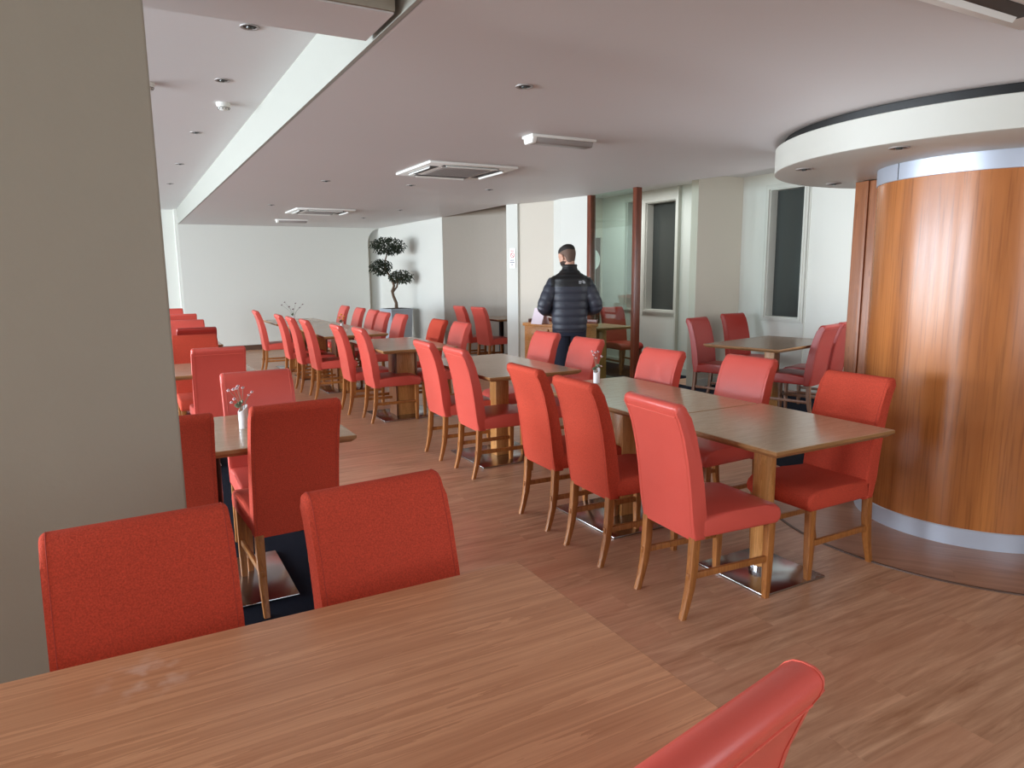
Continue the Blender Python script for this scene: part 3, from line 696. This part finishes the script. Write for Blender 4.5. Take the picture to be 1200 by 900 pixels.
obj('prohibition_mark', b, 'signred', sg)
b = NB()
for z, w in ((-.04, .04), (-.07, .045), (-.10, .022)):
    for k in range(int(w*2/.012)): box(b, -w+.012*k, -.006, z-.007, -w+.012*k+.009, -.004, z+.006)
obj('printed_lines', b, 'signgrey', sg)

# ------------------------------------------------------------ dresser with drawers behind the man
ax = Vector((.30, -.954, 0)).normalized()
ds = empty('wooden_dresser', (4.54, 7.92, 0), math.atan2(ax.y, ax.x), 'honey wood dresser with drawers against the wall behind the man', 'cabinet')
L, Dp, Hh = .88, .42, .84
b = NB(); box(b, 0.01, .01, .06, L-.01, Dp, Hh-.04, .003); box(b, .03, .03, 0, L-.03, Dp-.02, .06); obj('body', b, 'orange', ds)
b = NB(); box(b, -.01, -.01, Hh-.04, L+.01, Dp+.01, Hh, .005); obj('top_board', b, 'orange', ds)
b = NB(); box(b, -.01, Dp-.02, Hh, L+.01, Dp+.01, Hh+.05, .003); box(b, -.012, .1, Hh, 0.01, Dp, Hh+.045, .003); obj('upstand', b, 'redwood', ds)
for c in range(2):
    for k in range(4):
        x0 = .03+c*(L/2-.01); z0 = .10+k*.172
        b = NB(); box(b, x0, -.008, z0, x0+L/2-.045, .012, z0+.155, .003); dw = obj('drawer', b, 'orange', ds)
        b = NB(); xm = x0+(L/2-.045)/2
        tube(b, [(xm-.05, -.008, z0+.09), (xm-.048, -.03, z0+.09), (xm+.048, -.03, z0+.09), (xm+.05, -.008, z0+.09)], .005, 8); obj('handle', b, 'chrome', dw)
mc = empty('menu_card', (4.60, 7.60, .84), 0.2, 'pale pink folded card standing on the dresser beside the elbow of the man', 'card')
b = NB(); prism(b, [(-.07, 0), (0, .2), (.07, 0), (.064, 0), (0, .188), (-.064, 0)], -.10, .10, axis='y'); obj('folded_sheet', b, 'paper', mc, smooth=False)

# ------------------------------------------------------------ potted ficus in the niche
pt = empty('planter', (4.47, 12.62, 0), R(8), 'tall square grey planter by the niche at the back', 'planter')
b = NB(); squares(b, [(-.19, .19, -.19, .19, 0), (-.225, .225, -.225, .225, .83)], .006)
obj('pot', b, 'planter', pt)
b = NB(); box(b, -.232, -.232, .80, .232, -.205, .835, .003); box(b, -.232, .205, .80, .232, .232, .835, .003); box(b, -.232, -.205, .80, -.205, .205, .835, .003); box(b, .205, -.205, .80, .232, .205, .835, .003); obj('rim', b, 'planter', pt)
b = NB(); box(b, -.205, -.205, .826, .205, .205, .838); obj('soil', b, 'soil', pt)
fx = empty('potted_ficus', (4.47, 12.62, .838), R(-28), 'twisted-trunk ficus with three dark leaf clumps in the grey planter', 'plant')
b = NB()
tube(b, [(0, 0, -.02), (.0, 0, .1), (-.05, .02, .22), (-.07, 0, .32), (-.03, 0, .42), (-.06, 0, .52), (-.13, .02, .64), (-.20, 0, .78), (-.17, 0, .92), (-.12, 0, 1.06)], [.036, .03, .027, .026, .024, .021, .018, .016, .013, .01], 10)
tube(b, [(-.06, 0, .30), (.02, .02, .40), (.04, 0, .50), (.02, 0, .60)], [.02, .017, .014, .01], 8)
tube(b, [(-.14, .02, .66), (-.22, 0, .72), (-.30, 0, .78)], [.013, .011, .008], 8)
tube(b, [(-.02, 0, .46), (.12, 0, .56), (.2, 0, .60)], [.012, .01, .007], 8)
obj('trunk', b, 'bark', fx)
def clump(c, rx, ry, rz_, n):
    b = NB()
    for i in range(n):
        while True:
            p = Vector((random.uniform(-1, 1), random.uniform(-1, 1), random.uniform(-1, 1)))
            if .25 < p.length < 1: break
        q = Vector((p.x*rx, p.y*ry, p.z*rz_))+Vector(c)
        a = random.uniform(0, 6.28); dr_ = Vector((cos(a), sin(a), -random.uniform(.2, 1.6))).normalized(); sd = dr_.cross(Vector((0, 0, 1))).normalized(); L = random.uniform(.05, .085); w = L*.2
        nrm = dr_.cross(sd)*.006
        v = [b.verts.new(q), b.verts.new(q+dr_*L*.45+sd*w-nrm), b.verts.new(q+dr_*L), b.verts.new(q+dr_*L*.45-sd*w-nrm), b.verts.new(q+dr_*L*.45+nrm)]
        for f in ((0, 1, 4), (1, 2, 4), (2, 3, 4), (3, 0, 4), (0, 3, 1), (1, 3, 2)): b.faces.new([v[k] for k in f])
    o = obj('foliage', b, 'leaf', fx, smooth=False); return o
clump((-.12, 0, 1.17), .33, .24, .17, 760)
clump((-.27, 0, .78), .22, .18, .15, 420)
clump((.10, 0, .60), .24, .18, .13, 420)

# ------------------------------------------------------------ the man
P = empty('person', (4.25, 6.40, 0), R(-24), 'man in black puffer jacket and dark jeans standing with his back to us', 'person')
def rings(bm, secs, n=40, cap=True):
    """secs: (cx, cy, z, rx, ry) superellipse rings"""
    rs = []
    for cx, cy, z, rx, ry in secs:
        rg = []
        for k in range(n):
            a = 2*pi*k/n; ca, sa = cos(a), sin(a); e = .85
            rg.append(bm.verts.new((cx+rx*math.copysign(abs(ca)**e, ca), cy+ry*math.copysign(abs(sa)**e, sa), z)))
        rs.append(rg)
    for A, B in zip(rs, rs[1:]):
        for k in range(n): bm.faces.new((A[k], A[(k+1) % n], B[(k+1) % n], B[k]))
    if cap: bm.faces.new(rs[0][::-1]); bm.faces.new(rs[-1])
def interp(keys, t):
    for a, c in zip(keys, keys[1:]):
        if t <= c[0]:
            f = (t-a[0])/(c[0]-a[0]); f = f*f*(3-2*f) if len(keys) > 2 else f
            return [a[i]+(c[i]-a[i])*f for i in range(len(a))]
    return list(keys[-1])
def remesh(o, v, sm=4):
    m = o.modifiers.new('remesh', 'REMESH'); m.mode = 'VOXEL'; m.voxel_size = v; m.use_smooth_shade = True
    if sm: s = o.modifiers.new('smooth', 'SMOOTH'); s.factor = .5; s.iterations = sm
def arm_pts(s): # shoulder, elbow, wrist
    return Vector((s*.165, -.005, 1.395)), Vector((s*.31, -.05, 1.10)), Vector((s*.13, .235, 1.03))
# body: legs, trunk, arms, neck, head, hands as one surface
b = NB()
rings(b, [(0, 0, .86, .15, .10), (0, 0, .95, .16, .11), (0, 0, 1.08, .145, .10), (0, 0, 1.25, .165, .11), (0, 0, 1.37, .165, .09), (0, -.005, 1.43, .11, .065), (0, -.005, 1.50, .06, .055)], 32)
tube(b, [(0, -.01, 1.44), (0, 0, 1.52), (0, .02, 1.60)], [.062, .056, .058], 16)
for s in (-1, 1):
    tube(b, [(s*.085, 0, .90), (s*.095, .01, .72), (s*.10, .015, .50), (s*.105, -.01, .32), (s*.11, -.02, .10), (s*.11, -.02, .04)], [.095, .08, .058, .055, .038, .04], 16)
    tube(b, [(s*.11, -.06, .035), (s*.115, .04, .035), (s*.12, .14, .028)], [.035, .04, .03], 12)
    A, E_, Wr = arm_pts(s)
    tube(b, [A, A.lerp(E_, .5), E_, E_.lerp(Wr, .4), Wr], [.052, .046, .038, .038, .026], 14)
    hd = (Wr-E_).normalized(); side = Vector((-s*.75, -.1, .0)).normalized()
    pc = Wr+hd*.05
    tube(b, [Wr, Wr+hd*.03, Wr+hd*.09], [.026, .036, .036], 12, sq=.5, up=(0, 0, 1))
    lat = hd.cross(Vector((0, 0, 1))).normalized()
    for k, (o_, L) in enumerate(((-.03, .062), (-.011, .074), (.009, .070), (.028, .055))):
        p0 = Wr+hd*.085+lat*o_
        tube(b, [p0, p0+hd*L*.45, p0+hd*L*.8+Vector((0, 0, -.012)), p0+hd*L*1.0+Vector((0, 0, -.034))], [.009, .0085, .008, .007], 8)
    p0 = Wr+hd*.03-lat*s*.028
    tube(b, [p0, p0-lat*s*.022+hd*.022, p0-lat*s*.026+hd*.055], [.011, .010, .008], 8)
# head in its own frame: face looks +Y, turned left and down
HM = Matrix.Translation((0, .012, 1.575)) @ Matrix.Rotation(R(36), 4, 'Z') @ Matrix.Rotation(R(-20), 4, 'X')
hb_ = NB()
hs = [(0, .030, -.015, .030, .045), (0, .032, .0, .048, .062), (0, .026, .03, .062, .078), (0, .016, .065, .070, .090), (0, .008, .10, .075, .096), (0, .002, .135, .0755, .097), (0, -.004, .165, .068, .088), (0, -.006, .19, .050, .066), (0, -.006, .203, .024, .034)]
rings(hb_, hs, 32)
ball(hb_, (0, .115, .075), .017, 10, .75, 1.0, 1.3); ball(hb_, (0, .105, .10), .012, 10, .8, 1, 1.8)
ball(hb_, (0, .098, .118), .03, 10, 1.6, .5, .3); ball(hb_, (0, .103, .038), .017, 10, 1.3, .5, .45); ball(hb_, (0, .092, .005), .02, 10, 1.1, .8, .8)
for s in (-1, 1):
    ball(hb_, (s*.084, .006, .078), .023, 12, .45, .9, 1.6, rot=Matrix.Rotation(R(-10), 4, 'X'))
    ball(hb_, (s*.090, .000, .094), .016, 10, .5, 1.15, 1.0)
bmesh.ops.transform(hb_, matrix=HM, verts=hb_.verts)
tmp = bpy.data.meshes.new('tmp'); hb_.to_mesh(tmp); hb_.free(); b.from_mesh(tmp)
body = obj('body', b, 'skin', P); remesh(body, .0055, 3)
def head_part(name, secs, mat, extra=None, n=32, zmin=None):
    q = NB()
    if secs: rings(q, secs, n)
    if extra: extra(q)
    bmesh.ops.transform(q, matrix=HM, verts=q.verts)
    return obj(name, q, mat, P)
# hair: dark crown, clipped sides, beard along the jaw
head_part('hair', [(0, -.008, .128, .0765, .0945), (0, -.006, .15, .079, .1), (0, -.006, .175, .0735, .093), (0, -.006, .198, .056, .073), (0, -.006, .212, .030, .042), (0, -.006, .216, .01, .014)], 'hair')
head_part('clipped_sides', [(0, -.022, .0, .040, .030), (0, -.032, .035, .056, .034), (0, -.030, .070, .066, .058), (0, -.024, .09, .0755, .070), (0, -.014, .115, .0788, .0875), (0, -.008, .142, .0785, .0955)], 'fade')
head_part('beard', [(0, .034, -.019, .030, .045), (0, .033, .0, .0505, .0635), (0, .032, .025, .0645, .0735), (0, .040, .045, .069, .063)], 'beardhair')
def eyes(q):
    for s in (-1, 1): ball(q, (s*.032, .088, .098), .0125, 12)
head_part('eyes', None, 'eye', eyes)
# jacket
b = NB()
keys = [(.84, .178, .128, 0), (.90, .188, .138, 0), (1.05, .196, .142, 0), (1.2, .205, .145, 0), (1.33, .212, .140, -.005), (1.41, .195, .125, -.01), (1.455, .155, .105, -.01), (1.49, .112, .090, -.005), (1.525, .082, .082, .0), (1.555, .077, .079, .006)]
secs = []
z = .84
while z <= 1.556:
    _, rx, ry, oy = interp(keys, z)
    ph = (z-.84)/.083; puff = abs(sin(pi*ph))**.7 if z < 1.33 else .6
    if z < .872: puff = .2
    secs.append((0, oy, z, rx*(1+.035*(puff-.5)), ry*(1+.06*(puff-.5)))); z += .006
rings(b, secs, 64)
for s in (-1, 1):
    A, E_, Wr = arm_pts(s); A = A+Vector((-s*.01, 0, 0.005))
    path = []; rad = []
    tot = (E_-A).length+(Wr-E_).length
    k = 0; nst = 90
    for i in range(nst+1):
        d = tot*i/nst*.97; L1 = (E_-A).length
        # smooth elbow
        if d < L1: p = A.lerp(E_, d/L1)
        else: p = E_.lerp(Wr, (d-L1)/(tot-L1))
        w = math.exp(-((d-L1)/.05)**2); p = p+Vector((-s*.02, .02, .01))*w
        rr = interp([(0, .078), (.12, .083), (.30, .075), (.42, .066), (.56, .052), (.7, .046)], d)[1]
        puff = abs(sin(pi*d/.082))**.6
        path.append(p); rad.append(rr*(1+.07*(puff-.6)))
    tube(b, path, rad, 24)
    ball(b, A+Vector((-s*.02, 0, .0)), .085, 16, 1.0, 1.0, .7)
jk = obj('jacket', b, 'jacket', P); remesh(jk, .0065, 2)
# open neck ring of the collar
b = NB(); lathe(b, [(.070, 1.54), (.080, 1.545), (.083, 1.56), (.076, 1.572), (.067, 1.565), (.066, 1.545)], 32); obj('collar', b, 'black', P)
# chest logo on the right shoulder blade: half dome of three arcs over three short bars of lettering
b = NB()
for rr in (.030, .021, .012):
    pts = [(rr*cos(a), 0, rr*sin(a)) for a in [pi/2*i/8 for i in range(9)]]
    tube(b, [(p[0]-.012, p[1], p[2]) for p in pts], .0036, 6)
for k, w in enumerate((.03, .032, .026)): box(b, -.052, -.002, .024-.011*k-.004, -.052+w, .002, .024-.011*k+.003)
lg = obj('back_logo', b, 'logo', P); lg.location = (.128, -.1335, 1.368); lg.rotation_euler = (0, 0, R(10))
# jeans and shoes
b = NB()
rings(b, [(0, 0, .80, .165, .115), (0, 0, .88, .165, .115), (0, 0, .95, .16, .11)], 32)
for s in (-1, 1):
    tube(b, [(s*.085, 0, .88), (s*.092, .01, .74), (s*.10, .015, .50), (s*.105, -.005, .32), (s*.11, -.018, .12), (s*.11, -.02, .075)], [.105, .094, .074, .068, .06, .062], 20)
jn = obj('jeans', b, 'jean', P); remesh(jn, .008, 3)
for s in (-1, 1):
    b = NB(); tube(b, [(s*.11, -.075, .045), (s*.11, -.04, .055), (s*.115, .03, .05), (s*.12, .11, .035), (s*.123, .165, .03)], [.034, .043, .045, .042, .026], 16)
    for v in b.verts: v.co.z = max(v.co.z, .001)
    obj('shoe', b, 'shoe', P)
